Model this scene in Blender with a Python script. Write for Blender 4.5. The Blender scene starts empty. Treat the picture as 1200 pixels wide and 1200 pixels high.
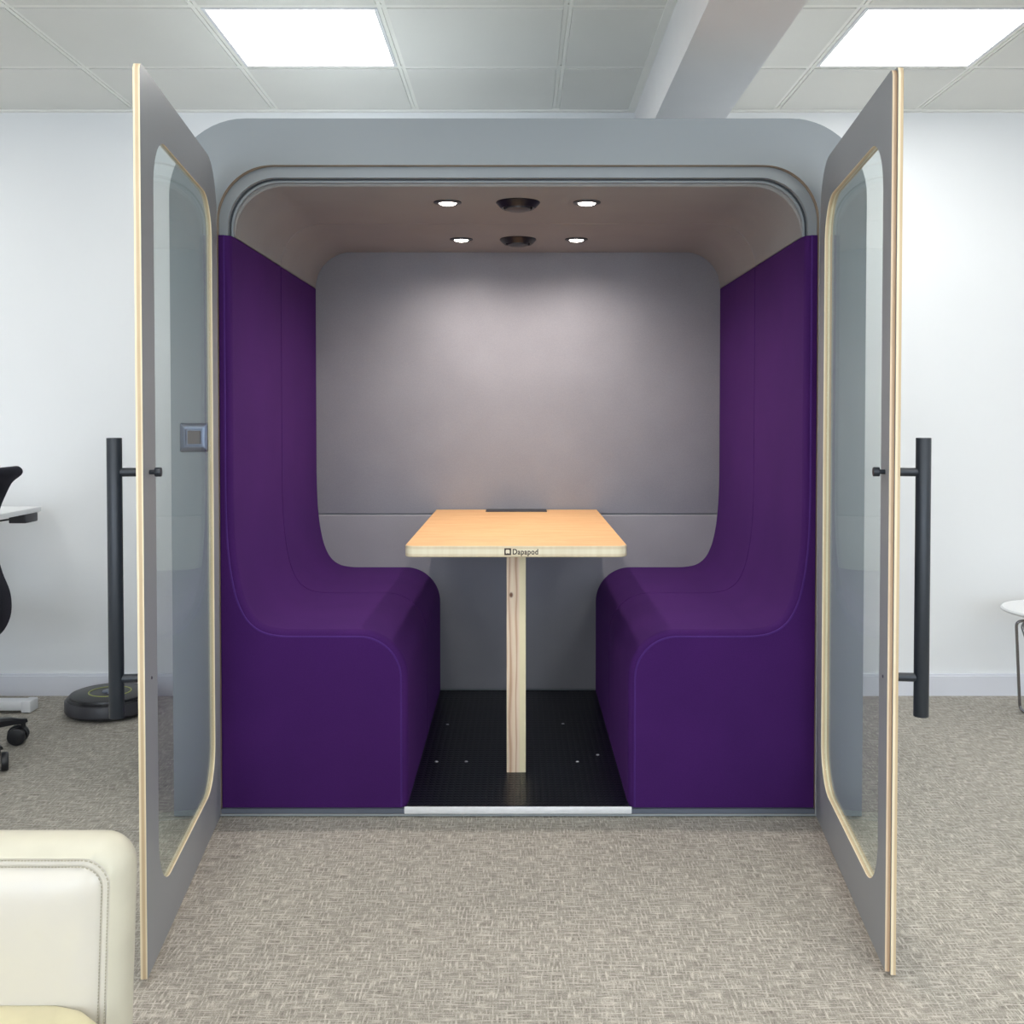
import bpy, bmesh, math, random
from mathutils import Vector, Matrix
random.seed(7)
C = bpy.context.scene
COL = C.collection
PI = math.pi

# ------------------------------------------------------------------ camera
cd = bpy.data.cameras.new('camera'); cam = bpy.data.objects.new('camera', cd); COL.objects.link(cam)
CAM_Z = 1.241
cam.location = (0, 0, CAM_Z)
cam.rotation_euler = (math.radians(90 - 1.4), 0, 0)
cd.sensor_width = 36; cd.sensor_fit = 'HORIZONTAL'
cd.lens = 36.66
cd.shift_x = -7 / 1200
cd.shift_y = -82 / 1200
cd.clip_start = 0.02
C.camera = cam

# ------------------------------------------------------------------ world, area lights, exposure
w = bpy.data.worlds.new('world'); C.world = w; w.use_nodes = True
w.node_tree.nodes['Background'].inputs[0].default_value = (0.80, 0.90, 1.0, 1)
w.node_tree.nodes['Background'].inputs[1].default_value = 0.6
C.view_settings.view_transform = 'Standard'; C.view_settings.look = 'None'
C.view_settings.gamma = 1; C.view_settings.use_curve_mapping = False
C.view_settings.exposure = 0.38

def area(name, loc, rot, sx, sy, power, col):
    l = bpy.data.lights.new(name, 'AREA'); l.shape = 'RECTANGLE'; l.size = sx; l.size_y = sy
    l.energy = power; l.color = col
    o = bpy.data.objects.new(name, l); COL.objects.link(o); o.location = loc; o.rotation_euler = rot
    return o
# daylight coming in through the two windows of the wall behind the photographer
WIN = [(-2.0, 1.5), (2.0, 1.5)]
for k, (wx, wz) in enumerate(WIN):
    area('window_daylight', (wx, -4.06, wz), (math.radians(90), 0, 0), 2.5, 1.5, 62, (0.76, 0.87, 1.0))
PANEL_STRENGTH = 12.0
PANEL_BACK = 9.0
DOWNLIGHT_W = 3.8
DOWNLIGHT_COL = (1.0, 0.89, 0.82)

# ------------------------------------------------------------------ colours and materials
def s2l(c):
    c /= 255.0
    return c / 12.92 if c <= 0.04045 else ((c + 0.055) / 1.055) ** 2.4
def rgb(r, g, b): return (s2l(r), s2l(g), s2l(b), 1)

def new_mat(name):
    m = bpy.data.materials.new(name); m.use_nodes = True
    nt = m.node_tree; b = nt.nodes['Principled BSDF']
    return m, nt, b
def N(nt, t, **kw):
    n = nt.nodes.new(t)
    for k, v in kw.items(): setattr(n, k, v)
    return n
def coords(nt, scale=(1, 1, 1), rot=(0, 0, 0), which='Object'):
    tc = N(nt, 'ShaderNodeTexCoord'); mp = N(nt, 'ShaderNodeMapping')
    mp.inputs['Scale'].default_value = scale; mp.inputs['Rotation'].default_value = rot
    nt.links.new(tc.outputs[which], mp.inputs['Vector'])
    return mp.outputs['Vector']
def noise(nt, vec, scale, detail=3, rough=0.5):
    n = N(nt, 'ShaderNodeTexNoise'); n.inputs['Scale'].default_value = scale
    n.inputs['Detail'].default_value = detail; n.inputs['Roughness'].default_value = rough
    nt.links.new(vec, n.inputs['Vector']); return n.outputs['Fac']
def ramp(nt, fac, stops, interp='LINEAR'):
    r = N(nt, 'ShaderNodeValToRGB'); r.color_ramp.interpolation = interp
    els = r.color_ramp.elements
    while len(els) < len(stops): els.new(0.5)
    for e, (p, c) in zip(els, stops): e.position = p; e.color = c
    nt.links.new(fac, r.inputs['Fac']); return r.outputs['Color']
def bump(nt, b, h, strength=0.2, dist=0.01):
    bn = N(nt, 'ShaderNodeBump'); bn.inputs['Strength'].default_value = strength
    bn.inputs['Distance'].default_value = dist
    nt.links.new(h, bn.inputs['Height']); nt.links.new(bn.outputs['Normal'], b.inputs['Normal'])

def plain(name, c, rough=0.6, metal=0.0, var=0.0, vs=6, bmp=0.0, bs=300, spec=0.5, coat=0.0):
    m, nt, b = new_mat(name)
    b.inputs['Roughness'].default_value = rough; b.inputs['Metallic'].default_value = metal
    b.inputs['Specular IOR Level'].default_value = spec
    b.inputs['Coat Weight'].default_value = coat
    v = coords(nt)
    f = noise(nt, v, vs)
    lo = tuple(max(0, x * (1 - var)) for x in c[:3]) + (1,); hi = tuple(min(1, x * (1 + var)) for x in c[:3]) + (1,)
    nt.links.new(ramp(nt, f, [(0.3, lo), (0.7, hi)]), b.inputs['Base Color'])
    if bmp: bump(nt, b, noise(nt, v, bs, 2), bmp, 0.002)
    return m

def fabric(name, c1, c2, sheen=0.3, rough=0.9):
    m, nt, b = new_mat(name)
    v = coords(nt)
    f = noise(nt, v, 420, 2); g = noise(nt, v, 5, 2)
    mx = N(nt, 'ShaderNodeMath', operation='MULTIPLY_ADD'); mx.inputs[1].default_value = 0.6
    mm = N(nt, 'ShaderNodeMath', operation='MULTIPLY'); mm.inputs[1].default_value = 0.4
    nt.links.new(g, mm.inputs[0]); nt.links.new(f, mx.inputs[0]); nt.links.new(mm.outputs[0], mx.inputs[2])
    nt.links.new(ramp(nt, mx.outputs[0], [(0.3, c1), (0.7, c2)]), b.inputs['Base Color'])
    b.inputs['Roughness'].default_value = rough
    b.inputs['Sheen Weight'].default_value = sheen; b.inputs['Sheen Roughness'].default_value = 0.4
    b.inputs['Sheen Tint'].default_value = (min(1, c2[0] * 3 + .1), min(1, c2[1] * 3 + .05), min(1, c2[2] * 3 + .1), 1)
    b.inputs['Specular IOR Level'].default_value = 0.2
    bump(nt, b, f, 0.12, 0.001)
    return m

M = {}
M['wall'] = plain('wall_paint', rgb(236, 238, 240), 0.85, var=0.012, vs=1.2, bmp=0.03, bs=90)
M['skirting'] = plain('skirting_paint', rgb(224, 226, 234), 0.5, var=0.01)
M['ceiling_tile'] = plain('ceiling_tile', rgb(230, 230, 225), 0.95, var=0.02, vs=2, bmp=0.15, bs=260)
M['grid'] = plain('ceiling_grid', rgb(244, 244, 238), 0.5, var=0.01)
M['grid_gap'] = plain('ceiling_shadow_gap', rgb(120, 122, 118), 0.7)
M['beam'] = plain('beam_paint', rgb(232, 232, 234), 0.8, var=0.01)
M['laminate'] = plain('grey_laminate', rgb(146, 153, 158), 0.45, var=0.015, vs=3, bmp=0.02, bs=500)
M['laminate_door'] = plain('grey_door_laminate', rgb(146, 149, 153), 0.42, var=0.012, vs=3, bmp=0.02, bs=500)
M['purple'] = fabric('purple_wool', rgb(56, 21, 84), rgb(67, 27, 96), 0.25)
M['purple_piping'] = fabric('purple_piping', rgb(66, 34, 104), rgb(80, 46, 120), 0.3)
M['grey_felt'] = fabric('grey_wool', rgb(144, 144, 150), rgb(158, 158, 164), 0.1)
M['lining'] = fabric('taupe_lining', rgb(146, 146, 146), rgb(157, 157, 157), 0.1)
M['black_metal'] = plain('black_powder_coat', rgb(38, 44, 52), 0.38, metal=0.2, var=0.03, spec=0.6)
M['black_plastic'] = plain('black_plastic', rgb(24, 25, 30), 0.35, var=0.05)
M['dark_plastic'] = plain('dark_grey_plastic', rgb(52, 52, 58), 0.45, var=0.05)
M['chrome'] = plain('chrome', rgb(150, 148, 152), 0.12, metal=1.0)
M['alu'] = plain('brushed_aluminium', rgb(236, 238, 242), 0.4, metal=0.15, var=0.03, vs=60)
M['brass'] = plain('dull_brass_grille', rgb(104, 98, 92), 0.45, metal=0.6, var=0.05)
M['plate'] = plain('satin_steel_plate', rgb(112, 120, 134), 0.25, metal=0.85, var=0.02)
M['white_lam'] = plain('white_laminate', rgb(238, 239, 240), 0.35, var=0.01)
M['white_metal'] = plain('white_powder_coat', rgb(226, 228, 232), 0.4, var=0.01)
M['mesh_black'] = fabric('black_mesh_fabric', rgb(22, 24, 30), rgb(38, 40, 48), 0.2)
M['yellow_ring'] = plain('lime_ring', rgb(178, 184, 92), 0.4, var=0.02)
M['brown_ink'] = plain('dark_brown_ink', rgb(70, 55, 48), 0.7)
M['shadow_gap'] = plain('dark_grey_gap', rgb(60, 66, 72), 0.7)
M['plinth'] = plain('grey_plinth', rgb(92, 98, 112), 0.5, var=0.02)

def plywood(name, axis='Y', freq=190, base=(236, 224, 196), dark=(206, 184, 150)):
    m, nt, b = new_mat(name)
    v = coords(nt)
    sp = N(nt, 'ShaderNodeSeparateXYZ'); nt.links.new(v, sp.inputs[0])
    mu = N(nt, 'ShaderNodeMath', operation='MULTIPLY'); mu.inputs[1].default_value = freq
    nt.links.new(sp.outputs[axis], mu.inputs[0])
    fr = N(nt, 'ShaderNodeMath', operation='PINGPONG'); fr.inputs[1].default_value = 1.0
    nt.links.new(mu.outputs[0], fr.inputs[0])
    col = ramp(nt, fr.outputs[0], [(0.30, rgb(*base)), (0.62, rgb(*dark))])
    g = noise(nt, coords(nt, (60, 60, 4)), 1.0, 3)
    mx = N(nt, 'ShaderNodeMix', data_type='RGBA', blend_type='MULTIPLY'); mx.inputs[0].default_value = 0.35
    nt.links.new(col, mx.inputs[6]); nt.links.new(ramp(nt, g, [(0.3, rgb(225, 215, 200)), (0.7, (1, 1, 1, 1))]), mx.inputs[7])
    nt.links.new(mx.outputs[2], b.inputs['Base Color']); b.inputs['Roughness'].default_value = 0.55
    return m
M['ply_door'] = plywood('plywood_door_edge', 'Y', 150)
M['ply_dark'] = plywood('plywood_core_edge', 'Y', 110, (222, 202, 174), (190, 160, 130))
M['ply_frame'] = plywood('plywood_frame_edge', 'Y', 150, (176, 160, 140), (140, 122, 104))
M['ply_table'] = plywood('plywood_table_edge', 'Z', 60, (240, 232, 208), (226, 212, 182))

def wood_top():
    m, nt, b = new_mat('maple_veneer')
    v = coords(nt, (1.6, 9, 1))
    n1 = noise(nt, v, 2.2, 5, 0.6); n2 = noise(nt, coords(nt, (6, 60, 1)), 3, 4, 0.6)
    a = N(nt, 'ShaderNodeMath', operation='MULTIPLY_ADD'); a.inputs[1].default_value = 0.45
    nt.links.new(n2, a.inputs[0])
    h = N(nt, 'ShaderNodeMath', operation='MULTIPLY'); h.inputs[1].default_value = 0.55
    nt.links.new(n1, h.inputs[0]); nt.links.new(h.outputs[0], a.inputs[2])
    nt.links.new(ramp(nt, a.outputs[0], [(0.3, rgb(212, 158, 104)), (0.5, rgb(230, 182, 126)), (0.7, rgb(240, 196, 142))]), b.inputs['Base Color'])
    b.inputs['Roughness'].default_value = 0.5
    return m
M['maple'] = wood_top()

def pine(name):
    m, nt, b = new_mat(name)
    v = coords(nt, (1, 1, 0.09))
    wv = N(nt, 'ShaderNodeTexWave', wave_type='BANDS', bands_direction='X')
    wv.inputs['Scale'].default_value = 16; wv.inputs['Distortion'].default_value = 5
    wv.inputs['Detail'].default_value = 2; wv.inputs['Detail Scale'].default_value = 2.0
    nt.links.new(v, wv.inputs['Vector'])
    col = ramp(nt, wv.outputs['Fac'], [(0.0, rgb(205, 168, 138)), (0.25, rgb(232, 206, 180)), (1.0, rgb(240, 220, 196))])
    # a paler strip of sapwood down the right side of the post
    sp = N(nt, 'ShaderNodeSeparateXYZ'); nt.links.new(coords(nt), sp.inputs[0])
    mr = N(nt, 'ShaderNodeMapRange'); mr.inputs['From Min'].default_value = 0.008; mr.inputs['From Max'].default_value = 0.014
    nt.links.new(sp.outputs['X'], mr.inputs['Value'])
    mx = N(nt, 'ShaderNodeMix', data_type='RGBA'); nt.links.new(mr.outputs[0], mx.inputs[0])
    nt.links.new(col, mx.inputs[6]); mx.inputs[7].default_value = rgb(240, 228, 192)
    # one small knot
    vd = N(nt, 'ShaderNodeVectorMath', operation='DISTANCE'); nt.links.new(coords(nt, (1, 0, 0.7)), vd.inputs[0])
    vd.inputs[1].default_value = (-0.017, 0, 0.640 * 0.7)
    k = ramp(nt, vd.outputs['Value'], [(0.004, (0, 0, 0, 1)), (0.008, (1, 1, 1, 1))])
    m2 = N(nt, 'ShaderNodeMix', data_type='RGBA'); nt.links.new(k, m2.inputs[0])
    m2.inputs[6].default_value = rgb(120, 82, 60); nt.links.new(mx.outputs[2], m2.inputs[7])
    nt.links.new(m2.outputs[2], b.inputs['Base Color']); b.inputs['Roughness'].default_value = 0.6
    return m
M['pine'] = pine('pale_pine')

def carpet():
    m, nt, b = new_mat('loop_carpet')
    tc = N(nt, 'ShaderNodeTexCoord')
    def mapped(s, rz=0):
        mp = N(nt, 'ShaderNodeMapping'); mp.inputs['Scale'].default_value = s; mp.inputs['Rotation'].default_value = (0, 0, rz)
        nt.links.new(tc.outputs['Object'], mp.inputs['Vector']); return mp.outputs['Vector']
    a = noise(nt, mapped((18, 190, 1)), 1.0, 3, 0.6)
    c = noise(nt, mapped((200, 26, 1)), 1.0, 3, 0.6)
    d = noise(nt, mapped((330, 330, 1)), 1.0, 2, 0.6)
    g = noise(nt, mapped((1.3, 1.3, 1)), 1.0, 2, 0.5)
    mxm = N(nt, 'ShaderNodeMath', operation='MAXIMUM'); nt.links.new(a, mxm.inputs[0]); nt.links.new(c, mxm.inputs[1])
    s1 = N(nt, 'ShaderNodeMath', operation='MULTIPLY_ADD'); s1.inputs[1].default_value = 0.75
    s0 = N(nt, 'ShaderNodeMath', operation='MULTIPLY'); s0.inputs[1].default_value = 0.25
    nt.links.new(d, s0.inputs[0]); nt.links.new(mxm.outputs[0], s1.inputs[0]); nt.links.new(s0.outputs[0], s1.inputs[2])
    col = ramp(nt, s1.outputs[0], [(0.40, rgb(128, 123, 116)), (0.52, rgb(168, 163, 154)), (0.62, rgb(206, 201, 191)), (0.72, rgb(232, 228, 218))])
    mx = N(nt, 'ShaderNodeMix', data_type='RGBA', blend_type='MULTIPLY'); mx.inputs[0].default_value = 1
    nt.links.new(col, mx.inputs[6]); nt.links.new(ramp(nt, g, [(0.3, (0.9, 0.9, 0.9, 1)), (0.7, (1, 1, 1, 1))]), mx.inputs[7])
    nt.links.new(mx.outputs[2], b.inputs['Base Color']); b.inputs['Roughness'].default_value = 1.0
    b.inputs['Specular IOR Level'].default_value = 0.1
    bump(nt, b, s1.outputs[0], 0.5, 0.004)
    return m
M['carpet'] = carpet()

def rubber():
    m, nt, b = new_mat('studded_black_rubber')
    b.inputs['Base Color'].default_value = rgb(20, 24, 32); b.inputs['Roughness'].default_value = 0.33
    v = coords(nt, (1, 1, 1))
    vo = N(nt, 'ShaderNodeTexVoronoi'); vo.inputs['Scale'].default_value = 46; vo.inputs['Randomness'].default_value = 0.0
    mp = N(nt, 'ShaderNodeVectorMath', operation='MULTIPLY'); mp.inputs[1].default_value = (1, 1, 0)
    nt.links.new(v, mp.inputs[0]); nt.links.new(mp.outputs[0], vo.inputs['Vector'])
    h = ramp(nt, vo.outputs['Distance'], [(0.30, (1, 1, 1, 1)), (0.40, (0, 0, 0, 1))])
    bump(nt, b, h, 0.8, 0.003)
    dust = noise(nt, v, 260, 4, 0.7)
    nt.links.new(ramp(nt, dust, [(0.55, rgb(17, 21, 29)), (0.80, rgb(60, 66, 74))]), b.inputs['Base Color'])
    return m
M['rubber'] = rubber()

GLASS_IOR = 1.16
def glass():
    m = bpy.data.materials.new('clear_glass'); m.use_nodes = True; nt = m.node_tree
    nt.nodes.clear()
    out = N(nt, 'ShaderNodeOutputMaterial'); tr = N(nt, 'ShaderNodeBsdfTransparent'); gl = N(nt, 'ShaderNodeBsdfGlossy')
    tr.inputs['Color'].default_value = (0.93, 0.96, 0.95, 1); gl.inputs['Roughness'].default_value = 0.01
    fr = N(nt, 'ShaderNodeFresnel'); ge = N(nt, 'ShaderNodeNewGeometry'); mr = N(nt, 'ShaderNodeMapRange')
    mr.inputs['To Min'].default_value = GLASS_IOR; mr.inputs['To Max'].default_value = 1 / GLASS_IOR
    nt.links.new(ge.outputs['Backfacing'], mr.inputs['Value']); nt.links.new(mr.outputs[0], fr.inputs['IOR'])
    mx = N(nt, 'ShaderNodeMixShader')
    nt.links.new(fr.outputs[0], mx.inputs[0]); nt.links.new(tr.outputs[0], mx.inputs[1]); nt.links.new(gl.outputs[0], mx.inputs[2])
    nt.links.new(mx.outputs[0], out.inputs['Surface'])
    return m
M['glass'] = glass()

def vinyl():
    m, nt, b = new_mat('cream_vinyl')
    v = coords(nt)
    f = noise(nt, v, 9, 4, 0.6)
    nt.links.new(ramp(nt, f, [(0.35, rgb(207, 202, 193)), (0.6, rgb(209, 204, 192)), (0.8, rgb(201, 194, 176))]), b.inputs['Base Color'])
    b.inputs['Roughness'].default_value = 0.32; b.inputs['Coat Weight'].default_value = 0.15
    bump(nt, b, noise(nt, v, 14, 2), 0.15, 0.01)
    return m
M['vinyl'] = vinyl()
M['vinyl_rim'] = plain('aged_vinyl_rim', rgb(206, 202, 184), 0.42, var=0.06, vs=9, bmp=0.05, bs=20)
M['vinyl_yellow'] = plain('aged_cream_vinyl', rgb(208, 200, 166), 0.38, var=0.08, vs=12, bmp=0.05, bs=30)
M['thread'] = plain('seam_thread', rgb(176, 170, 152), 0.8)

def emis(name, c, s):
    m = bpy.data.materials.new(name); m.use_nodes = True; nt = m.node_tree; nt.nodes.clear()
    o = N(nt, 'ShaderNodeOutputMaterial'); e = N(nt, 'ShaderNodeEmission')
    e.inputs[0].default_value = c; e.inputs[1].default_value = s
    nt.links.new(e.outputs[0], o.inputs[0]); return m
M['panel_glow'] = emis('panel_glow', (1.0, 0.985, 0.95, 1), PANEL_STRENGTH)
M['lamp_glow'] = emis('lamp_glow', (1.0, 0.93, 0.85, 1), 14)

# ------------------------------------------------------------------ object helpers
def tag(o, label=None, cat=None, group=None, kind=None):
    if label: o['label'] = label
    if cat: o['category'] = cat
    if group: o['group'] = group
    if kind: o['kind'] = kind
    return o
def thing(name, loc, label, cat, group=None, rz=0):
    o = bpy.data.objects.new(name, None); COL.objects.link(o); o.empty_display_size = 0.1
    o.location = loc; o.rotation_euler = (0, 0, rz)
    return tag(o, label, cat, group)
def world_loc(o):
    v = Vector((0, 0, 0)); p = o
    while p: v += Vector(p.location); p = p.parent
    return v
def link(name, bm, mats, parent=None, local=False, smooth=0, recalc=True, origin=None):
    """bm holds WORLD coordinates unless local; the object is parented without moving"""
    if recalc: bmesh.ops.recalc_face_normals(bm, faces=bm.faces)
    me = bpy.data.meshes.new(name)
    if not local:
        org = Vector(origin) if origin is not None else Vector((0, 0, 0))
        if origin is not None: bmesh.ops.translate(bm, verts=bm.verts, vec=-org)
    if smooth:
        for f in bm.faces: f.smooth = True
    bm.to_mesh(me); bm.free()
    if not isinstance(mats, (list, tuple)): mats = [mats]
    for m in mats: me.materials.append(M[m])
    if smooth:
        me.set_sharp_from_angle(angle=math.radians(smooth))
    o = bpy.data.objects.new(name, me); COL.objects.link(o)
    if parent is not None:
        o.parent = parent
        if not local: o.location = org - world_loc(parent)
    elif not local: o.location = org
    return o
def box(bm, x0, x1, y0, y1, z0, z1, bev=0, seg=2, mi=0):
    r = bmesh.ops.create_cube(bm, size=1)
    vs = r['verts']
    bmesh.ops.scale(bm, vec=(x1 - x0, y1 - y0, z1 - z0), verts=vs)
    bmesh.ops.translate(bm, vec=((x0 + x1) / 2, (y0 + y1) / 2, (z0 + z1) / 2), verts=vs)
    fs = {f for v in vs for f in v.link_faces}
    for f in fs: f.material_index = mi
    if bev:
        es = list({e for v in vs for e in v.link_edges})
        bmesh.ops.bevel(bm, geom=es, offset=bev, segments=seg, affect='EDGES', profile=0.5)
    return bm
def boxbm(*a, **k): return box(bmesh.new(), *a, **k)
def cyl(bm, p0, p1, r0, r1=None, n=24, mi=0, bev=0):
    r1 = r0 if r1 is None else r1
    p0 = Vector(p0); p1 = Vector(p1); d = p1 - p0
    m = d.to_track_quat('Z', 'Y').to_matrix().to_4x4(); m.translation = (p0 + p1) / 2
    r = bmesh.ops.create_cone(bm, cap_ends=True, segments=n, radius1=r0, radius2=r1, depth=d.length, matrix=m)
    fs = {f for v in r['verts'] for f in v.link_faces}
    for f in fs: f.material_index = mi
    if bev:
        es = [e for e in {e for v in r['verts'] for e in v.link_edges} if any(len(f.verts) > 4 for f in e.link_faces)]
        bmesh.ops.bevel(bm, geom=es, offset=bev, segments=2, affect='EDGES', profile=0.5)
    return bm
def lathe(bm, prof, c=(0, 0, 0), n=40, mi=0):
    c = Vector(c); rings = []
    for r, z in prof:
        if r < 1e-6: rings.append([bm.verts.new(c + Vector((0, 0, z)))])
        else: rings.append([bm.verts.new(c + Vector((r * math.cos(2 * PI * k / n), r * math.sin(2 * PI * k / n), z))) for k in range(n)])
    for a, b in zip(rings, rings[1:]):
        for k in range(n):
            q = [a[k % len(a)], a[(k + 1) % len(a)], b[(k + 1) % len(b)], b[k % len(b)]]
            u = []
            for v in q:
                if v not in u: u.append(v)
            if len(u) > 2:
                try: f = bm.faces.new(u); f.material_index = mi
                except ValueError: pass
    return bm
def tube(bm, pts, r, n=10, closed=False, mi=0):
    pts = [Vector(p) for p in pts]; L = len(pts); rings = []; up = None
    for i, p in enumerate(pts):
        a = pts[(i - 1) % L] if (closed or i > 0) else p
        b = pts[(i + 1) % L] if (closed or i < L - 1) else p
        t = (b - a).normalized()
        if up is None:
            up = Vector((0, 0, 1)) if abs(t.z) < 0.9 else Vector((0, 1, 0))
        up = (up - t * up.dot(t)).normalized(); s = t.cross(up)
        rr = r[i] if isinstance(r, (list, tuple)) else r
        rings.append([bm.verts.new(p + (up * math.cos(2 * PI * k / n) + s * math.sin(2 * PI * k / n)) * rr) for k in range(n)])
    rng = range(L) if closed else range(L - 1)
    for i in rng:
        a = rings[i]; b = rings[(i + 1) % L]
        for k in range(n):
            f = bm.faces.new([a[k], a[(k + 1) % n], b[(k + 1) % n], b[k]]); f.material_index = mi
    if not closed:
        bm.faces.new(rings[0]).material_index = mi; bm.faces.new(rings[-1]).material_index = mi
    return bm
def rrect(x0, x1, z0, z1, rad, n=8):
    """outline of a rectangle; rad = (bottom left, bottom right, top right, top left)"""
    if not isinstance(rad, (tuple, list)): rad = (rad,) * 4
    out = []
    for (cx, cz, sx, sz, a0, r) in ((x0, z0, 1, 1, PI, rad[0]), (x1, z0, -1, 1, 1.5 * PI, rad[1]), (x1, z1, -1, -1, 0, rad[2]), (x0, z1, 1, -1, 0.5 * PI, rad[3])):
        if r <= 0: out.append((cx, cz)); continue
        for k in range(n + 1):
            a = a0 + 0.5 * PI * k / n
            out.append((cx + sx * r + r * math.cos(a), cz + sz * r + r * math.sin(a)))
    return out
def plate(bm, outer, holes, y0, y1, mi_face=0, mi_edge=1, mi_hole=None):
    """extrude an XZ outline with holes from y0 to y1"""
    if mi_hole is None: mi_hole = mi_edge
    loops = [outer] + list(holes); sides = []
    for y in (y0, y1):
        vl = [[bm.verts.new((x, y, z)) for x, z in lp] for lp in loops]
        es = []
        for vs in vl:
            for k in range(len(vs)): es.append(bm.edges.new((vs[k], vs[(k + 1) % len(vs)])))
        r = bmesh.ops.triangle_fill(bm, edges=es, use_beauty=True)
        for g in r['geom']:
            if isinstance(g, bmesh.types.BMFace): g.material_index = mi_face
        sides.append(vl)
    for li, (la, lb) in enumerate(zip(*sides)):
        for k in range(len(la)):
            j = (k + 1) % len(la)
            f = bm.faces.new([la[k], la[j], lb[j], lb[k]]); f.material_index = mi_edge if li == 0 else mi_hole
    return bm
def loft(bm, rings, close=True, cap=True, mi=0):
    vr = [[bm.verts.new(p) for p in r] for r in rings]
    n = len(vr[0])
    for a, b in zip(vr, vr[1:]):
        for k in range(n if close else n - 1):
            f = bm.faces.new([a[k], a[(k + 1) % n], b[(k + 1) % n], b[k]]); f.material_index = mi
    if cap:
        bm.faces.new(vr[0]).material_index = mi; bm.faces.new(vr[-1]).material_index = mi
    return bm

# ------------------------------------------------------------------ room shell
XW, YB, YF, ZC = 4.6, 4.62, -4.2, 2.589
def struct(name, bm, m, smooth=0): return tag(link(name, bm, m, smooth=smooth), kind='structure')
struct('floor', boxbm(-XW, XW, YF, YB, -0.12, 0), 'carpet')
struct('wall_back', boxbm(-XW - .1, XW + .1, YB, YB + .12, -0.12, ZC + .2), 'wall')
struct('wall_left', boxbm(-XW - .12, -XW, YF, YB, -0.12, ZC + .2), 'wall')
struct('wall_right', boxbm(XW, XW + .12, YF, YB, -0.12, ZC + .2), 'wall')
holes = [rrect(wx - 1.3, wx + 1.3, wz - .8, wz + .8, 0) for wx, wz in WIN]
struct('wall_front', plate(bmesh.new(), rrect(-XW - .1, XW + .1, -0.12, ZC + .2, 0), holes, YF - .12, YF, 0, 0), 'wall')
for k, (wx, wz) in enumerate(WIN):
    bm = bmesh.new()
    plate(bm, rrect(wx - 1.298, wx + 1.298, wz - .798, wz + .798, 0),
          [rrect(wx - 1.25, wx - .03, wz - .75, wz + .75, 0), rrect(wx + .03, wx + 1.25, wz - .75, wz + .75, 0)], YF - .08, YF - .02, 0, 0)
    struct('window_%d' % (k + 1), bm, 'white_metal')
bm = boxbm(-XW, XW, YB - .016, YB, 0.0, .088); box(bm, -XW, XW, YB - .010, YB, .088, .097)
struct('baseboard_back', bm, 'skirting')

# ceiling: a slab with lay-in tiles that hang a little below it, and the metal grid
TX = [-4.0 + 0, ]
gx_left = [.165 - .613 * k for k in range(8)]
gx_right = [1.13 + .618 * k for k in range(6)]
gy = [4.05 - .597 * k for k in range(14)]
BX0, BX1, BZ = .512, .776, 2.354
struct('ceiling', boxbm(-XW, XW, YF, YB, ZC + .012, ZC + .16), 'grid_gap')
lights = [(-.7545, 3.7515, -1.06, -.447), (1.439, 3.7515, 1.13, 1.748)]
cells = []
xs_l = [-XW] + sorted(gx_left) + [BX0]; xs_r = [BX1] + sorted(gx_right) + [XW]
ys = [YF] + sorted(gy) + [YB]
ys = sorted(set(y for y in ys if y >= YF))
for xs in (xs_l, xs_r):
    xs = [x for x in xs if -XW <= x <= XW]
    for a, b in zip(xs, xs[1:]):
        for c, d in zip(ys, ys[1:]):
            if b - a > .05 and d - c > .05: cells.append((a, b, c, d))
back_rows = [gy[4], gy[8], gy[11]]
def is_light(c):
    a, b, cc, d = c
    if abs(b - a - .615) > .02: return False
    if abs(d - gy[0]) < .01: return abs(a + 1.061) < .02 or abs(a - 1.13) < .02 or abs(a + 3.513) < .02 or abs(a - 3.602) < .02
    for r in back_rows:
        if abs(d - r) < .01: return abs(a + 1.061) < .02 or abs(a - 1.13) < .02 or abs(a + 2.900) < .02 or abs(a - 2.984) < .02
    return False
bm = bmesh.new()
for c in cells:
    if is_light(c): continue
    a, b, cc, d = c
    box(bm, a + .016, b - .016, cc + .016, d - .016, ZC - .006, ZC + .013)
struct('trim_1', bm, 'ceiling_tile').name = 'trim_1'
bm = bmesh.new()
for xs in (gx_left, gx_right):
    for x in xs:
        if -XW < x < XW:
            for s in (-1, 1): box(bm, x + s * .0085 - .0065, x + s * .0085 + .0065, YF, YB, ZC - .003, ZC + .013)
            box(bm, x - .004, x + .004, YF, YB, ZC + .002, ZC + .013)
for y in gy:
    if y > YF:
        for x0, x1 in ((-XW, BX0), (BX1, XW)):
            box(bm, x0, x1, y - .012, y + .012, ZC - .0025, ZC + .013)
box(bm, -XW, BX0, YB - .028, YB, ZC - .012, ZC + .013); box(bm, BX1, XW, YB - .028, YB, ZC - .012, ZC + .013)
box(bm, BX0 - .03, BX0, YF, YB - .03, ZC - .012, ZC + .013)
struct('trim_2', bm, 'grid')
struct('trim_3', boxbm(BX0, BX1, YF, YB, BZ, ZC + .013), 'beam')

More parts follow.
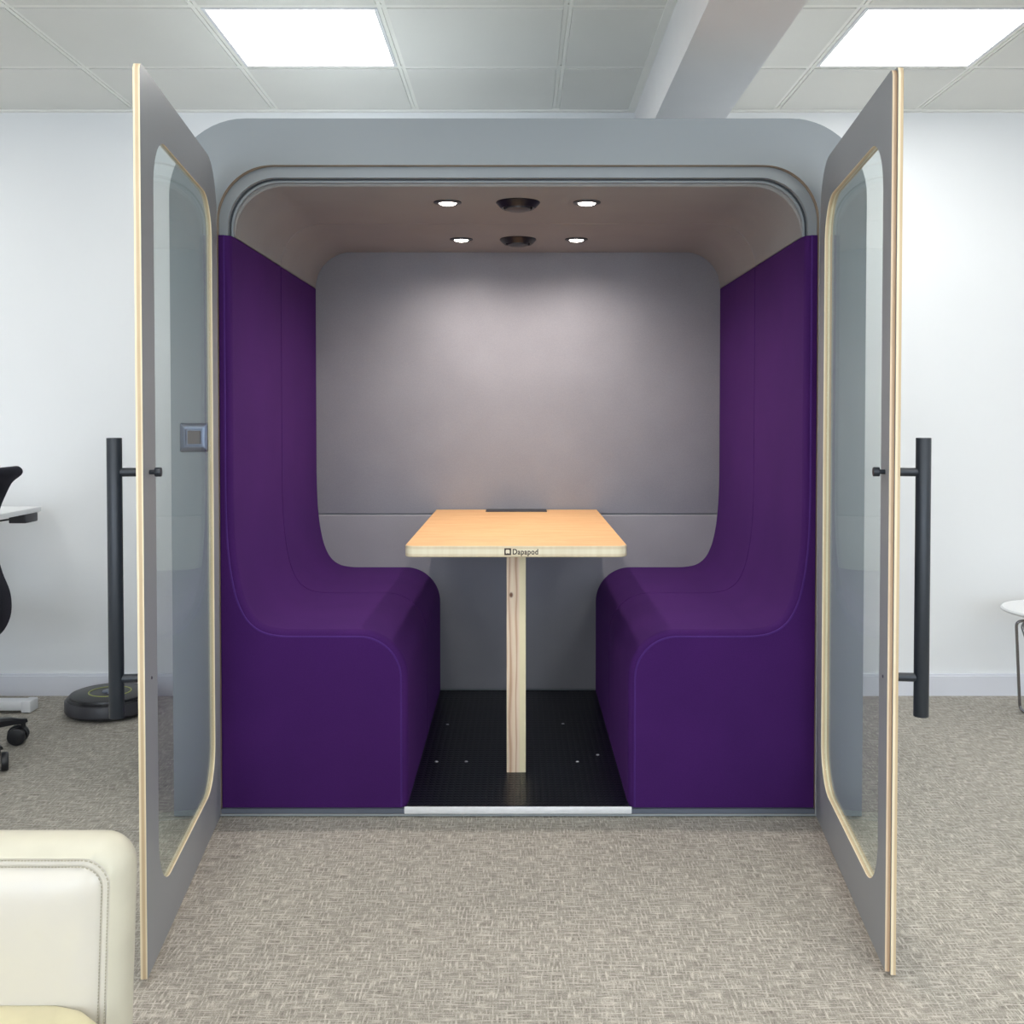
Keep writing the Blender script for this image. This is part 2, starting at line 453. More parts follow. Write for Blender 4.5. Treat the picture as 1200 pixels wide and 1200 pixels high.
def ceiling_light(c, label):
    a, b, cc, d = c
    x, y = (a + b) / 2, (cc + d) / 2
    t = thing('ceiling_light', (x, y, ZC), label, 'ceiling light', 'square light panels in the ceiling')
    hx = (b - a) / 2 - .016; hy = (d - cc) / 2 - .014
    bm = bmesh.new()
    # frame
    ro = [(-hx, -hy), (hx, -hy), (hx, hy), (-hx, hy)]; ri = [(-hx + .012, -hy + .01), (hx - .012, -hy + .01), (hx - .012, hy - .01), (-hx + .012, hy - .01)]
    rings = [[(x + px, y + py, z) for px, py in rr] for rr, z in ((ro, ZC + .011), (ro, ZC - .006), (ri, ZC - .006), (ri, ZC + .011))]
    loft(bm, rings, cap=False)
    link('frame', bm, 'white_metal', t)
    link('diffuser', boxbm(x - hx + .012, x + hx - .012, y - hy + .01, y + hy - .01, ZC - .003, ZC + .009), 'panel_glow', t)
    return t
for c in cells:
    if is_light(c):
        vis = c[3] > 4.0 and abs(c[0]) < 1.2
        if vis: lab = 'glowing square light panel in ceiling left of the white beam' if c[0] < 0 else 'glowing square light panel in ceiling right of the white beam'
        else: lab = 'square ceiling light panel in the %s, %s of the room' % (('row over the photographer', 'middle row behind the photographer', 'row nearest the windows')[back_rows.index(min(back_rows, key=lambda r: abs(r - c[3])))] if c[3] < 3.9 else 'row by the far wall', ['left side', 'centre left', 'centre right', 'right side'][0 if c[0] < -2 else 1 if c[0] < 0 else 2 if c[0] < 2 else 3])
        ceiling_light(c, lab)

# ------------------------------------------------------------------ meeting pod
PF = 3.20          # front face of the pod
PB = 4.57          # inner back
HW, PT = 1.065, 2.149
OW, OT = .920, 2.008     # opening half width and top
IW, IT = .882, 1.957     # interior half width and ceiling
BENCH_TOP = 1.797
pod = thing('meeting_pod', (0, 3.9, 0), 'grey two-door office meeting pod lined with purple benches, both doors standing open', 'meeting pod')
# front frame
bm = plate(bmesh.new(), rrect(-HW, HW, .004, PT, (0, 0, .235, .235), 14), [rrect(-OW, OW, .010, OT, (0, 0, .17, .17), 14)], PF, PF + .024, 0, 0, 1)
link('front_frame', bm, ['laminate', 'ply_frame'], pod, smooth=30, origin=(0, PF, 0))
# outer shell
def arch(hw, top, zb, rad, n=14):
    pts = [(-hw, zb)]
    for k in range(n + 1):
        a = PI - 0.5 * PI * k / n; pts.append((-hw + rad + rad * math.cos(a), top - rad + rad * math.sin(a)))
    for k in range(n + 1):
        a = 0.5 * PI - 0.5 * PI * k / n; pts.append((hw - rad + rad * math.cos(a), top - rad + rad * math.sin(a)))
    pts.append((hw, zb)); return pts
def band(bm, outer, inner, y0, y1, mi=0):
    poly = outer + inner[::-1]
    va = [bm.verts.new((x, y0, z)) for x, z in poly]; vb = [bm.verts.new((x, y1, z)) for x, z in poly]
    n = len(poly); h = len(outer)
    for k in range(n):
        j = (k + 1) % n; bm.faces.new([va[k], va[j], vb[j], vb[k]]).material_index = mi
    for vs in (va, vb):
        for k in range(h - 1): bm.faces.new([vs[k], vs[k + 1], vs[n - 2 - k], vs[n - 1 - k]]).material_index = mi
    return bm
link('shell', band(bmesh.new(), arch(HW - .004, PT - .004, .004, .231), arch(.926, 2.012, .004, .174), PF + .025, 4.58), 'laminate', pod, smooth=30, origin=(0, 3.9, 0))
# door stop: two stepped rings above the benches
bm = band(bmesh.new(), arch(.924, 2.010, BENCH_TOP + .001, .172), arch(.893, 1.975, BENCH_TOP + .001, .150), PF + .0245, PF + .042)
link('door_stop', bm, 'laminate', pod, smooth=30)
bm = band(bmesh.new(), arch(.9255, 2.0115, BENCH_TOP + .001, .172), arch(.888, 1.971, BENCH_TOP + .001, .147), PF + .042, PF + .047)
link('seal', bm, 'shadow_gap', pod, smooth=30)
bm = band(bmesh.new(), arch(.9255, 2.0115, BENCH_TOP + .001, .172), arch(IW, IT + .008, BENCH_TOP + .001, .145), PF + .047, PF + .060)
link('inner_rim', bm, 'laminate', pod, smooth=30)
# lining in two fields with a seam between them
MID = 3.895
for y0, y1 in ((PF + .061, MID - .0015), (MID + .0015, PB)):
    rings = []
    def rr(off): return arch(IW + off, IT + off, BENCH_TOP + .003, .155 + off)
    rings = [(y0, .004), (y0 + .004, 0), (y1 - .004, 0), (y1, .004)]
    bm = bmesh.new()
    ins = [[(x, y, z) for x, z in rr(o)] for y, o in rings]
    outs = [[(x, y, z) for x, z in rr(.022)] for y in (y0, y1)]
    loft(bm, [outs[0]] + ins + [outs[1]] , close=False, cap=False)
    a = [[(x, y, z) for x, z in rr(.022)] for y in (y1, y0)]
    loft(bm, a, close=False, cap=False)
    bmesh.ops.remove_doubles(bm, verts=bm.verts, dist=1e-5)
    link('ceiling_lining', bm, 'lining', pod, smooth=40)
# back panels (upper and lower padded fields) and the board behind them
link('back_board', boxbm(-1.04, 1.04, 4.581, 4.600, .004, 2.12), 'laminate', pod)
SEAMZ = .812
bm = boxbm(-.915, .915, PB + .0005, 4.580, SEAMZ + .002, IT + .02, bev=.004, seg=3)
link('back_panel', bm, 'grey_felt', pod, smooth=40)
bm = boxbm(-.915, .915, PB - .006, 4.580, .040, SEAMZ - .002, bev=.007, seg=3)
link('back_panel', bm, 'grey_felt', pod, smooth=40)
# floor
link('base', boxbm(-.925, .925, PF + .026, 4.58, .004, .024), 'plinth', pod)
link('plinth', boxbm(-.919, .919, PF + .001, PF + .0235, .0105, .0255), 'plinth', pod)
link('floor_mat', boxbm(-.345, .345, PF + .001, PB - .008, .0257, .0365, bev=.002, seg=1), 'rubber', pod)
link('threshold_strip', boxbm(-.352, .352, PF - .004, PF + .0005, .012, .0345, bev=.002, seg=2), 'alu', pod, smooth=30)
for px, py in ((524, 847), (660, 846), (511, 891), (677, 891), (546, 891), (701, 883)):
    Y = (CAM_Z - .036) * 1220 / (py - 484); X = (px - 607) * Y / 1220
    link('screw', cyl(bmesh.new(), (X, Y, .0355), (X, Y, .0385), .007, .005, 12), 'alu', pod, smooth=30)
# downlights and vents
for dx, dy in ((-.235, 3.505), (.230, 3.505), (-.229, 4.23), (.236, 4.23)):
    bm = lathe(bmesh.new(), [(.030, IT - .002), (.033, IT - .006), (.046, IT - .003), (.047, IT + .003), (.030, IT + .003), (.030, IT - .002)], (dx, dy, 0), 36)
    d = link('downlight', bm, 'black_plastic', pod, smooth=40)
    bm = lathe(bmesh.new(), [(0, IT - .010), (.015, IT - .0095), (.025, IT - .007), (.0295, IT - .003), (0, IT - .002)], (dx, dy, 0), 32)
    link('lamp_lens', bm, 'lamp_glow', d, smooth=40)
    l = bpy.data.lights.new('pod_downlight', 'SPOT'); l.energy = DOWNLIGHT_W * (4.6 if dy < 4 else 3.1); l.spot_size = math.radians(165); l.spot_blend = 1.0
    l.shadow_soft_size = .03; l.color = DOWNLIGHT_COL
    lo = bpy.data.objects.new('downlight_beam', l); COL.objects.link(lo); lo.location = (dx, dy, IT - .03)
for dy in (3.505, 4.23):
    bm = lathe(bmesh.new(), [(.073, IT + .002), (.074, IT - .003), (.060, IT - .018), (.056, IT - .021), (.050, IT - .019), (.050, IT - .012), (0, IT - .012)], (0, dy, 0), 48)
    v = link('air_vent', bm, 'black_plastic', pod, smooth=35)
    bm = lathe(bmesh.new(), [(0, IT - .030), (.030, IT - .029), (.042, IT - .024), (.043, IT - .018), (0, IT - .018)], (0, dy, 0), 40)
    link('vent_disc', bm, 'dark_plastic', v, smooth=35)
# light switch on the front frame, behind the left door's glass
sx, sz = -.992, 1.177
bm = bmesh.new()
loft(bm, [[(sx + x, y, sz + z) for x, z in rrect(-h, h, -h, h, r, 4)] for y, h, r in ((PF - .001, .044, .004), (PF - .006, .044, .004), (PF - .009, .040, .004), (PF - .009, .026, .002), (PF - .005, .024, .002))], mi=0)
sw = link('light_switch', bm, 'plate', pod, smooth=35)
link('rocker', boxbm(sx - .020, sx + .020, PF - .012, PF - .006, sz - .021, sz + .021, bev=.002), 'brass', sw)

# doors
def make_door(s, hx, hy, nx, ny):
    """s=+1 right, -1 left.  local x: hinge to free edge, local y: inner to outer face (times s), z up"""
    d = Vector((nx - hx, ny - hy)); L = d.length; ang = math.atan2(d.y, d.x)
    z0, z1 = .012, 2.001
    T = .0105 if s > 0 else .0068
    gap = .0005 if s > 0 else .0001; st = 1 if s > 0 else 0
    e = .085 if s > 0 else .118; hb, ht = .142, (1.877 if s > 0 else 1.884)
    hole = rrect(.085, L - e, hb, ht, .125, 12)
    hole2 = rrect(.083, L - e + .002, hb - .002, ht + .002, .127, 12)
    bm = bmesh.new()
    def y(v): return s * v
    plate(bm, rrect(.002, L - .006 * st, z0, z1 - .004 * st, (0, 0, .02, .15), 12), [hole], y(0), y(T), 0, 2 if s > 0 else 1, 1)
    plate(bm, rrect(0, L, z0 - .004 * st, z1, (0, 0, .02, .155), 12), [hole2], y(T + gap), y(2 * T + .001), 0, 1)
    door = link('door', bm, ['laminate_door', 'ply_door', 'ply_dark'], pod, local=True, smooth=30)
    door.location = (hx, hy - 3.9, 0); door.rotation_euler = (0, 0, ang)
    g = plate(bmesh.new(), rrect(.0855, L - e - .0005, hb + .0005, ht - .0005, .124, 12), [], y(T - .0025), y(T + .0025), 0, 0)
    link('glass_pane', g, 'glass', door, local=True, smooth=30)
    # pull handle on the outer face
    u = L - (.044 if s > 0 else .058); o = 2 * T + .001; off = .060 + o
    bm = bmesh.new()
    cyl(bm, (u, y(off), .573), (u, y(off), 1.194), .0164, n=32, bev=.0012)
    for z in (1.118, .660): cyl(bm, (u, y(o + .0005), z), (u, y(off), z), .0098, n=24)
    link('pull_handle', bm, 'black_metal', door, local=True, smooth=35)
    bm = bmesh.new(); cyl(bm, (u, y(-.0005), 1.118), (u, y(-.012), 1.118), .005, n=20); cyl(bm, (u, y(-.012), 1.118), (u, y(-.026), 1.118), .0105, n=28, bev=.0015)
    link('handle_bolt', bm, 'black_metal', door, local=True, smooth=35)
    bm = bmesh.new(); cyl(bm, (u, y(-.0003), .660), (u, y(-.002), .660), .0035, n=16)
    link('screw', bm, 'chrome', door, local=True)
    return door
dl = make_door(-1, -.916, 3.185, -.8095, 2.249); tag(dl, 'left grey door leaf with large window')
dr = make_door(1, .918, 3.185, .812, 2.275); tag(dr, 'right grey door leaf with large window')

# ------------------------------------------------------------------ benches
def bench_profile():
    """surface curve from top of back to foot of seat front; x measured from pod side (positive towards middle)"""
    # control in (x, z): x=0 is the pod wall side (-.918)
    w0 = -.882; pts = [(w0, BENCH_TOP), (w0, 1.5), (w0, 1.2), (w0, 1.0)]
    ctrl = [(w0 + .001, 0.945), (w0 + .004, 0.865), (w0 + .010, 0.795), (w0 + .019, 0.735), (w0 + .034, 0.675), (w0 + .060, 0.623), (w0 + .098, 0.593), (w0 + .145, 0.582), (w0 + .20, 0.580)]
    # catmull-rom
    allp = [(w0, 1.0)] + ctrl + [(w0 + .30, .580)]
    out = []
    for i in range(1, len(allp) - 2):
        p0, p1, p2, p3 = [Vector(q) for q in allp[i - 1:i + 3]]
        for k in range(5):
            t = k / 5
            out.append(tuple(0.5 * ((2 * p1) + (-p0 + p2) * t + (2 * p0 - 5 * p1 + 4 * p2 - p3) * t * t + (-p0 + 3 * p1 - 3 * p2 + p3) * t ** 3)))
    pts += out
    pts += [(w0 + .24, .580), (w0 + .32, .580)]
    R = .150; xn = -.342
    for k in range(17):
        a = PI / 2 - PI / 2 * k / 16
        pts.append((xn - R + R * math.cos(a), (.580) - R + R * math.sin(a)))
    pts += [(xn, .30), (xn, .15), (xn, .027)]
    return pts
PROF = bench_profile()
def offset_profile(pts, d):
    out = []
    for i, p in enumerate(pts):
        a = Vector(pts[max(0, i - 1)]); b = Vector(pts[min(len(pts) - 1, i + 1)])
        t = (b - a).normalized(); n = Vector((-t.y, t.x))  # left of travel
        # travel goes down then right then down; inside of bench is on the right-hand side (towards wall / floor)
        q = Vector(p) - n * d
        out.append((q.x, q.y))
    out[0] = (out[0][0], pts[0][1]); out[-1] = (out[-1][0], pts[-1][1])
    return out
# check direction: travelling down, inside is -x
SPLIT = next(i for i, p in enumerate(PROF) if p[1] < .715)
def bench(s, label):
    root = thing('bench', (s * .63, 3.9, .025), label, 'bench', 'built-in benches of the pod')
    y_front = PF + .010
    def sweep(i0, i1, close_pts, rings):
        bm = bmesh.new(); rr = []
        for yy, d in rings:
            pr = offset_profile(PROF, d)[i0:i1 + 1]
            rr.append([(-s * x, yy, z) for x, z in pr + close_pts])
        return loft(bm, rr)
    f = .022
    fr = [(y_front + f * (1 - math.cos(a)) * 1.0 + .004, f * (1 - math.sin(a))) for a in [PI / 2 * k / 6 for k in range(7)]]
    g = [(MID - .004, 0), (MID - .001, .009)]
    r_front = fr + g
    r_rear = [(MID + .001, .009), (MID + .004, 0), (PB - .008, 0)]
    for rings in (r_front, r_rear):
        link('backrest', sweep(0, SPLIT, [(-.918, PROF[SPLIT][1]), (-.918, BENCH_TOP)], rings), 'purple', root, smooth=45)
        link('seat', sweep(SPLIT, len(PROF) - 1, [(-.918, .027), (-.918, PROF[SPLIT][1])], rings), 'purple', root, smooth=45)
    ins = offset_profile(PROF, f + .001)
    poly = [(-s * x, z) for x, z in ins + [(-.918, .027), (-.918, BENCH_TOP)]]
    link('side_panel', plate(bmesh.new(), poly, [], y_front, y_front + .0065, 0, 0), 'purple', root)
    pp = offset_profile(PROF, f - .001)
    link('piping', tube(bmesh.new(), [(-s * x, y_front + .003, z) for x, z in pp], .0032, 8), 'purple_piping', root, smooth=60)
    return root
bench(1, 'long purple upholstered bench on the left side inside the pod')
bench(-1, 'long purple upholstered bench on the right side inside the pod')

# ------------------------------------------------------------------ table
TZ = .834; TX0, TX1 = -.358, .346; TY0, TY1 = 3.272, 4.555
tbl = thing('table', (-.006, 3.52, .036), 'light maple topped plywood table on one square post between the purple benches', 'table')
def plan(x0, x1, y0, y1, r, n=6): return rrect(x0, x1, y0, y1, (r, r, 0, 0), n)
bm = bmesh.new()
rings = []
for z, ins in ((TZ - .036, .003), (TZ - .033, 0), (TZ - .0025, 0), (TZ, .002)):
    rings.append([(x, y, z) for x, y in plan(TX0 + ins, TX1 - ins, TY0 + ins, TY1, .035 - ins)])
loft(bm, rings)
bm.faces.ensure_lookup_table()
for f in bm.faces:
    f.material_index = 1
    if len(f.verts) > 4 and f.calc_center_median().z > TZ - .001: f.material_index = 0
top = link('tabletop', bm, ['maple', 'ply_table'], tbl, smooth=30, origin=(0, 3.9, TZ - .018))
link('leg', boxbm(-.0385, .0265, 3.50, 3.565, .0365, TZ - .0365, bev=.002, seg=2), 'pine', tbl, smooth=30, origin=(-.006, 3.53, 0))
bm = boxbm(-.138, .124, 4.44, 4.552, TZ + .0003, TZ + .003, bev=.001, seg=1)
link('cable_cover', bm, 'dark_plastic', top)
# the printed mark on the front edge
def text_mesh(body, size):
    cu = bpy.data.curves.new('lettering', 'FONT'); cu.body = body; cu.size = size; cu.extrude = .0002; cu.offset = .0006; cu.space_character = 1.08
    o = bpy.data.objects.new('lettering', cu); COL.objects.link(o)
    bpy.context.view_layer.update()
    me = bpy.data.meshes.new_from_object(o.evaluated_get(bpy.context.evaluated_depsgraph_get()))
    bpy.data.objects.remove(o); bpy.data.curves.remove(cu); return me
me = text_mesh('Dapapod', .024)
bm = bmesh.new(); bm.from_mesh(me); bpy.data.meshes.remove(me)
xs = [v.co.x for v in bm.verts]; k = .080 / (max(xs) - min(xs))
x_min = min(xs)
for v in bm.verts:
    x, y, z = v.co; v.co = (-.0165 + (x - x_min) * k, TY0 - .0004 + z * .5, TZ - .0265 + y)
def sq(x0, x1, z0, z1): return rrect(x0, x1, z0, z1, .0012, 3)
plate(bm, sq(-.043, -.0215, TZ - .0292, TZ - .0072), [rrect(-.0385, -.0260, TZ - .0247, TZ - .0117, .0035, 4)], TY0 - .0006, TY0 - .0001, 0, 0)
plate(bm, rrect(-.0350, -.0295, TZ - .0292, TZ - .0232, 0), [], TY0 - .0006, TY0 - .0001, 0, 0)
link('logo', bm, 'brown_ink', top, recalc=False)

# ------------------------------------------------------------------ robot vacuum
VX, VY = -1.712, 4.35
rv = thing('robot_vacuum', (VX, VY, 0), 'black round robot vacuum with lime ring parked on carpet behind the left door', 'robot vacuum')
bm = lathe(bmesh.new(), [(0, .004), (.155, .004), (.170, .012), (.172, .020), (.172, .070), (.166, .076), (0, .076)], (VX, VY, 0), 64)
link('body', bm, 'black_plastic', rv, smooth=35)
bm = bmesh.new()
R0 = .1775
pa = [(VX + R0 * math.cos(a), VY + R0 * math.sin(a)) for a in [PI + PI * .02 + PI * .96 * k / 40 for k in range(41)]]
rings = []
for (x, y) in pa:
    dx, dy = (x - VX) / R0, (y - VY) / R0
    rings.append([(x - dx * .004, y - dy * .004, .018), (x, y, .022), (x, y, .062), (x - dx * .004, y - dy * .004, .068)])
rings = [r + [(r[0][0] * 1 - (r[0][0] - VX) * .015, r[0][1] - (r[0][1] - VY) * .015, .068), (r[0][0] - (r[0][0] - VX) * .015, r[0][1] - (r[0][1] - VY) * .015, .018)] for r in rings]
loft(bm, rings); link('bumper', bm, 'dark_plastic', rv, smooth=40)
bm = lathe(bmesh.new(), [(.160, .0762), (.158, .084), (.150, .087), (0, .088)], (VX, VY, 0), 64)
cv = link('top_cover', bm, 'black_plastic', rv, smooth=35)
bm = lathe(bmesh.new(), [(.086, .0878), (.086, .0892), (.081, .0894), (.081, .0878)], (VX, VY, 0), 64)
link('ring', bm, 'yellow_ring', cv, smooth=35)
bm = lathe(bmesh.new(), [(.033, .088), (.031, .092), (.020, .094), (0, .094)], (VX, VY, 0), 40)
link('button', bm, 'plate', cv, smooth=35)

# ------------------------------------------------------------------ sit-stand desk
DX1, DX0, DY1, DY0, DZ = -2.060, -2.86, 4.50, 2.95, .853
dk = thing('desk', (-2.45, 3.75, 0), 'white sit-stand desk by the wall at far left, its end and foot showing', 'desk')
link('desktop', boxbm(DX0, DX1, DY0, DY1, DZ - .022, DZ, bev=.003, seg=2), 'white_lam', dk, smooth=30)
for y in (4.36, 3.10):
    link('leg', boxbm(-2.50, -2.42, y - .03, y + .03, .05, DZ - .06, bev=.006), 'white_metal', dk, smooth=30)
    bm = bmesh.new()
    box(bm, -2.84, -2.040, y - .035, y + .035, .012, .050, bev=.006)
    box(bm, -2.075, -2.035, y - .037, y + .037, .004, .052, bev=.004)
    box(bm, -2.845, -2.81, y - .037, y + .037, .004, .052, bev=.004)
    link('foot', bm, 'white_metal', dk, smooth=30)
link('rail', boxbm(-2.52, -2.40, 3.0, 4.45, DZ - .062, DZ - .0225), 'white_metal', dk)
link('controller', boxbm(-2.135, -2.062, 4.36, 4.47, DZ - .060, DZ - .0225, bev=.004), 'dark_plastic', dk, smooth=30)
bm = tube(bmesh.new(), [(-2.135, 4.40, DZ - .045), (-2.18, 4.36, DZ - .05), (-2.24, 4.30, DZ - .062), (-2.32, 4.25, DZ - .058), (-2.41, 4.22, DZ - .05)], .0035, 8)
link('cable', bm, 'black_plastic', dk, smooth=60)

# ------------------------------------------------------------------ office chair (tucked under the desk, back towards the pod)
cx, cy = -2.071, 3.718
ch = thing('office_chair', (cx, cy, 0), 'black swivel office chair on castors at the white desk, cut off by the left edge', 'office chair')
# star base
a0 = math.atan2(3.93 - cy, -1.878 - cx)
bm = bmesh.new(); lathe(bm, [(0, .085), (.04, .085), (.048, .10), (.042, .14), (.030, .15), (0, .15)], (cx, cy, 0), 28)
base = link('hub', bm, 'black_plastic', ch, smooth=40)
R = .287
for k in range(5):
    a = a0 - 2 * PI * k / 5; c, s = math.cos(a), math.sin(a)
    bm = bmesh.new(); rings = []
    for rr, wd, zt, zb in ((.02, .026, .138, .090), (.12, .024, .126, .088), (.24, .020, .110, .084), (R - .01, .017, .098, .080), (R + .012, .012, .094, .082)):
        rings.append([(cx + c * rr - s * q, cy + s * rr + c * q, z) for q, z in ((-wd, zb), (wd, zb), (wd, zt - .008), (wd * .6, zt), (-wd * .6, zt), (-wd, zt - .008))])
    loft(bm, rings); link('base_arm', bm, 'black_plastic', ch, smooth=40)
    px, py = cx + c * R, cy + s * R
    bm = bmesh.new(); cyl(bm, (px, py, .060), (px, py, .086), .009, n=14)
    cs = link('caster', bm, 'black_plastic', ch, smooth=40)
    fa = a + 0.9; fx, fy = math.cos(fa), math.sin(fa); ox, oy = px + .018 * math.cos(fa + PI / 2), py + .018 * math.sin(fa + PI / 2)
    for sd in (-1, 1):
        bm = bmesh.new(); cyl(bm, (ox + sd * fx * .010, oy + sd * fy * .010, .0335), (ox + sd * fx * .034, oy + sd * fy * .034, .0335), .033, n=28, bev=.006)
        link('wheel', bm, 'black_plastic', cs, smooth=40)
    bm = bmesh.new()
    arc = [(ox + .034 * math.cos(t) * -fy, oy + .034 * math.cos(t) * fx, .036 + .030 * math.sin(t)) for t in [PI * k2 / 8 for k2 in range(9)]]
    tube(bm, arc, .007, 8); link('fork', bm, 'black_plastic', cs, smooth=50)
bm = bmesh.new(); cyl(bm, (cx, cy, .15), (cx, cy, .30), .028, n=24); cyl(bm, (cx, cy, .30), (cx, cy, .42), .015, n=20); box(bm, cx - .11, cx + .13, cy - .09, cy + .09, .40, .45, bev=.012)
link('column', bm, 'black_plastic', ch, smooth=35)
# seat: soft rounded slab
bm = bmesh.new(); rings = []
for z, i, in ((.452, .05), (.458, .015), (.475, 0), (.500, .004), (.515, .02), (.522, .06)):
    rings.append([(cx - .02 + x, cy + y, z) for x, y in rrect(-.33 + i, .09 - i, -.24 + i, .235 - i, .09 - i * .8, 8)])
loft(bm, rings); link('seat', bm, 'mesh_black', ch, smooth=50)
# backrest: S-shaped shell, thick at its top roll
key = [(-1.962, .425, .016), (-1.945, .455, .026), (-1.930, .495, .031), (-1.925, .535, .032), (-1.930, .585, .031), (-1.952, .650, .027), (-1.968, .730, .022), (-1.970, .815, .020),
       (-1.958, .895, .024), (-1.938, .955, .028), (-1.908, 1.010, .027), (-1.868, 1.036, .021)]
path = []; thk = []
for i in range(len(key) - 1):
    p0, p1, p2, p3 = [Vector(key[max(0, min(len(key) - 1, i + o))]) for o in (-1, 0, 1, 2)]
    for k in range(4):
        t = k / 4; q = 0.5 * ((2 * p1) + (-p0 + p2) * t + (2 * p0 - 5 * p1 + 4 * p2 - p3) * t * t + (-p0 + 3 * p1 - 3 * p2 + p3) * t ** 3)
        path.append((q.x, q.y)); thk.append(q.z)
path.append(key[-1][:2]); thk.append(key[-1][2])
bm = bmesh.new(); rings = []
def closed_profile(wscale):
    out = []
    n = len(path)
    left = []; right = []
    for i, (x, z) in enumerate(path):
        a = Vector(path[max(0, i - 1)]); b = Vector(path[min(n - 1, i + 1)]); t = (b - a).normalized(); nn = Vector((t.y, -t.x))
        left.append(Vector((x, z)) + nn * thk[i] * wscale); right.append(Vector((x, z)) - nn * thk[i] * wscale)
    def cap(c, q, r, start):
        t = (Vector(c) - Vector(q)).normalized(); m = Vector((t.y, -t.x)) * (1 if start else -1)
        return [Vector(c) + (m * math.cos(a) + t * math.sin(a)) * r for a in [PI * k / 8 for k in range(1, 8)]]
    return left + cap(path[-1], path[-2], thk[-1] * wscale, True) + right[::-1] + cap(path[0], path[1], thk[0] * wscale, True)
for yy, ws in ((-.185, .35), (-.180, .75), (-.165, 1), (-.08, 1), (0, 1), (.08, 1), (.165, 1), (.180, .75), (.185, .35)):
    rings.append([(p.x, cy + yy, p.y) for p in closed_profile(ws)])
loft(bm, rings)
link('backrest', bm, 'mesh_black', ch, smooth=60)
bm = tube(bmesh.new(), [(cx + .05, cy, .425), (cx + .13, cy, .422), (cx + .18, cy, .428), (-1.885, cy, .45), (-1.888, cy, .53)], .018, 12)
link('back_support', bm, 'black_plastic', ch, smooth=50)

# ------------------------------------------------------------------ white round stool at the right edge
SX, SY = 2.215, 4.22
st = thing('stool', (SX, SY, 0), 'white round stool on thin chrome wire legs at the right edge, by the wall', 'stool')
bm = lathe(bmesh.new(), [(0, .446), (.215, .440), (.228, .445), (.231, .452), (.226, .458), (.19, .457), (0, .455)], (SX, SY, 0), 72)
link('seat', bm, 'white_lam', st, smooth=50)
zt = .405
for sgn in (-1, 1):
    # each side frame is one bent wire: down one leg, along the floor, up the other
    xt, xb = SX + sgn * .180, SX + sgn * .098
    A, B = (xt, SY + .02, zt), (xb, SY + .15, .008)
    Cc, D = (xb, SY - .15, .008), (xt, SY - .02, zt)
    def bend(p, q, r, rad=.03, n=5):
        p, q, r = Vector(p), Vector(q), Vector(r)
        a = q + (p - q).normalized() * rad; b = q + (r - q).normalized() * rad
        return [tuple((1 - t) ** 2 * a + 2 * (1 - t) * t * q + t * t * b) for t in [k / n for k in range(n + 1)]]
    inner0, inner1 = (SX, SY + .03, zt + .006), (SX, SY - .03, zt + .006)
    pts = [inner0] + bend(inner0, A, B, .025) + bend(A, B, Cc, .03) + bend(B, Cc, D, .03) + bend(Cc, D, inner1, .025) + [inner1]
    link('leg', tube(bmesh.new(), pts, .0062, 10), 'chrome', st, smooth=60)
bm = lathe(bmesh.new(), [(0, .398), (.07, .398), (.075, .405), (.070, .444), (0, .445)], (SX, SY, 0), 36)
link('mount', bm, 'black_plastic', st, smooth=35)

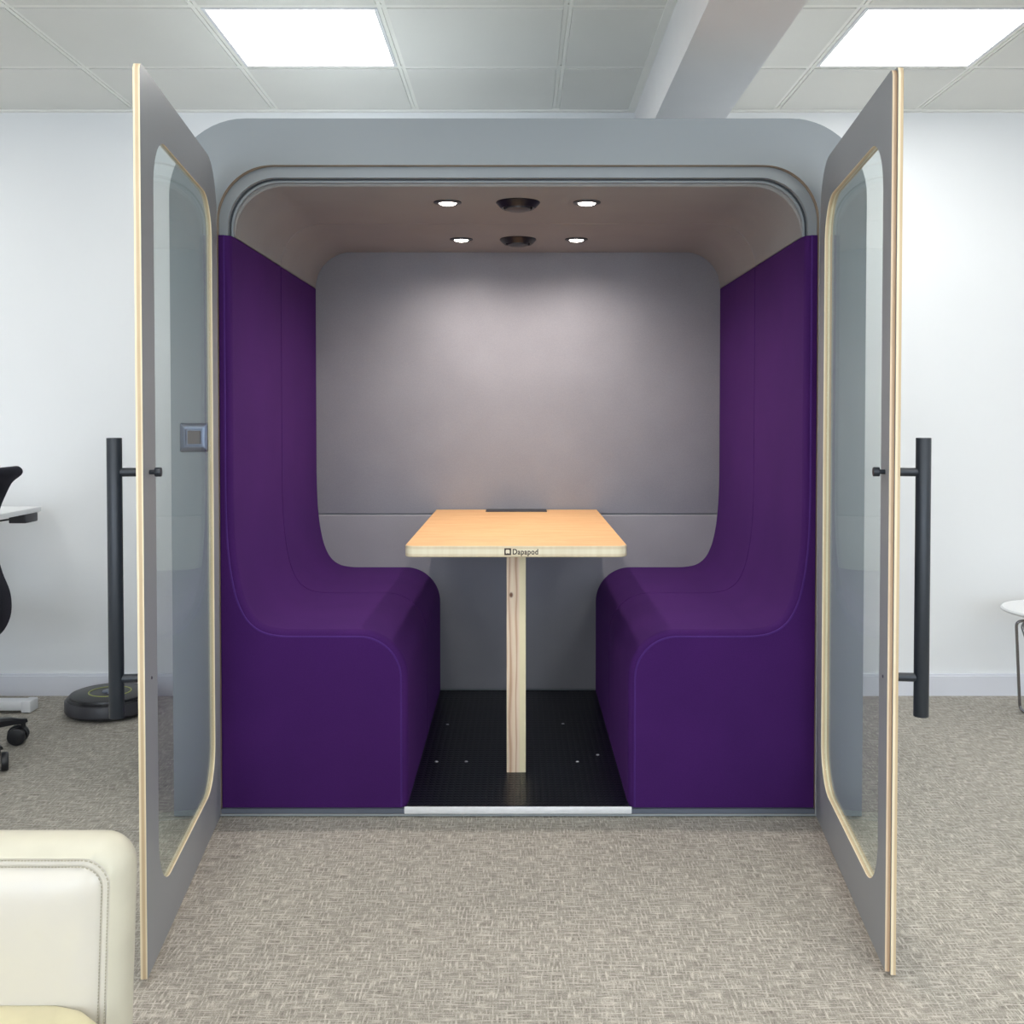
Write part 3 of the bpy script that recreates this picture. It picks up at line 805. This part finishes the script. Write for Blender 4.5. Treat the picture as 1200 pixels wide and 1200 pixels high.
# ------------------------------------------------------------------ cream vinyl armchair in the left foreground
AX1, AX0 = -.533, -1.20
ac = thing('armchair', (-.86, 1.2, 0), 'cream vinyl low-backed chair with stitched seams in the left foreground', 'armchair')
def vrect(x0, x1, z0, z1, r, y, taper=.016, puff=0):
    out = []
    for x, z in rrect(x0, x1, z0, z1, r, 8):
        t = (z1 - z) / (z1 - z0)
        xx = x + (-taper * t * t if x > (x0 + x1) / 2 else taper * t * t)
        out.append((xx, y, z))
    return out
zt_, zb_ = .662, .22
bm = bmesh.new(); seq = [(1.384, .11, .02), (1.385, .080, .022), (1.3885, .055, .024), (1.3945, .040, .027), (1.3995, .0325, .029), (1.4005, .0312, .030), (1.3988, .029, .031), (1.3985, .026, .033), (1.4005, .0225, .035), (1.399, .020, .036), (1.407, .010, .040), (1.420, .003, .043), (1.438, 0, .044), (1.462, .006, .042), (1.50, .025, .035), (1.535, .055, .026), (1.55, .09, .02)]
loft(bm, [vrect(AX0 + i, AX1 - i, zb_ + i * .3, zt_ - i, r, y) for y, i, r in seq])
for f in bm.faces: f.material_index = 0 if f.calc_center_median().y < 1.4002 else 1
bk = link('backrest', bm, ['vinyl', 'vinyl_rim'], ac, smooth=60)
for i in (.0225, .0315):
    p = vrect(AX0 + i, AX1 - i, zb_ + i * .3, zt_ - i, .034 if i < .03 else .029, 1.3983 if i < .03 else 1.3985)
    # stitches: short dashes around the seam
    bm = bmesh.new(); P = [Vector(q) for q in p] + [Vector(p[0])]
    dd = 0; seg = []
    for a, b in zip(P, P[1:]):
        L = (b - a).length; n = max(1, int(L / .0045))
        for k in range(n):
            q0 = a.lerp(b, k / n); q1 = a.lerp(b, (k + .62) / n)
            if q0.z > .40 and q0.x > -1.0 and (q1 - q0).length > .0008: tube(bm, [q0, q1], .0008, 5)
    link('stitching', bm, 'thread', bk)
bm = bmesh.new()
def hr(x0, x1, y0, y1, r, z): return [(x, y, z) for x, y in rrect(x0, x1, y0, y1, r, 8)]
loft(bm, [hr(AX0 + .01 + i, AX1 - .006 - i, .80 + i, 1.3835, .05 - i * .5, z) for z, i in ((.302, .02), (.308, .004), (.33, 0), (.41, 0), (.432, .008), (.444, .03), (.449, .07))])
link('seat_cushion', bm, 'vinyl_yellow', ac, smooth=60)
bm = bmesh.new(); loft(bm, [hr(AX0 + .01 + i, AX1 - .006 - i, .81 + i, 1.3838, .04, z) for z, i in ((.112, .01), (.12, 0), (.29, 0), (.3005, .008))])
link('seat_base', bm, 'vinyl', ac, smooth=50)
for x in (AX0 + .08, AX1 - .10):
    for y in (.88, 1.46):
        zt2 = .1125 if y < 1 else .222
        link('leg', cyl(bmesh.new(), (x, y, 0), (x, y, zt2), .014, .022, 20), 'chrome', ac, smooth=40)
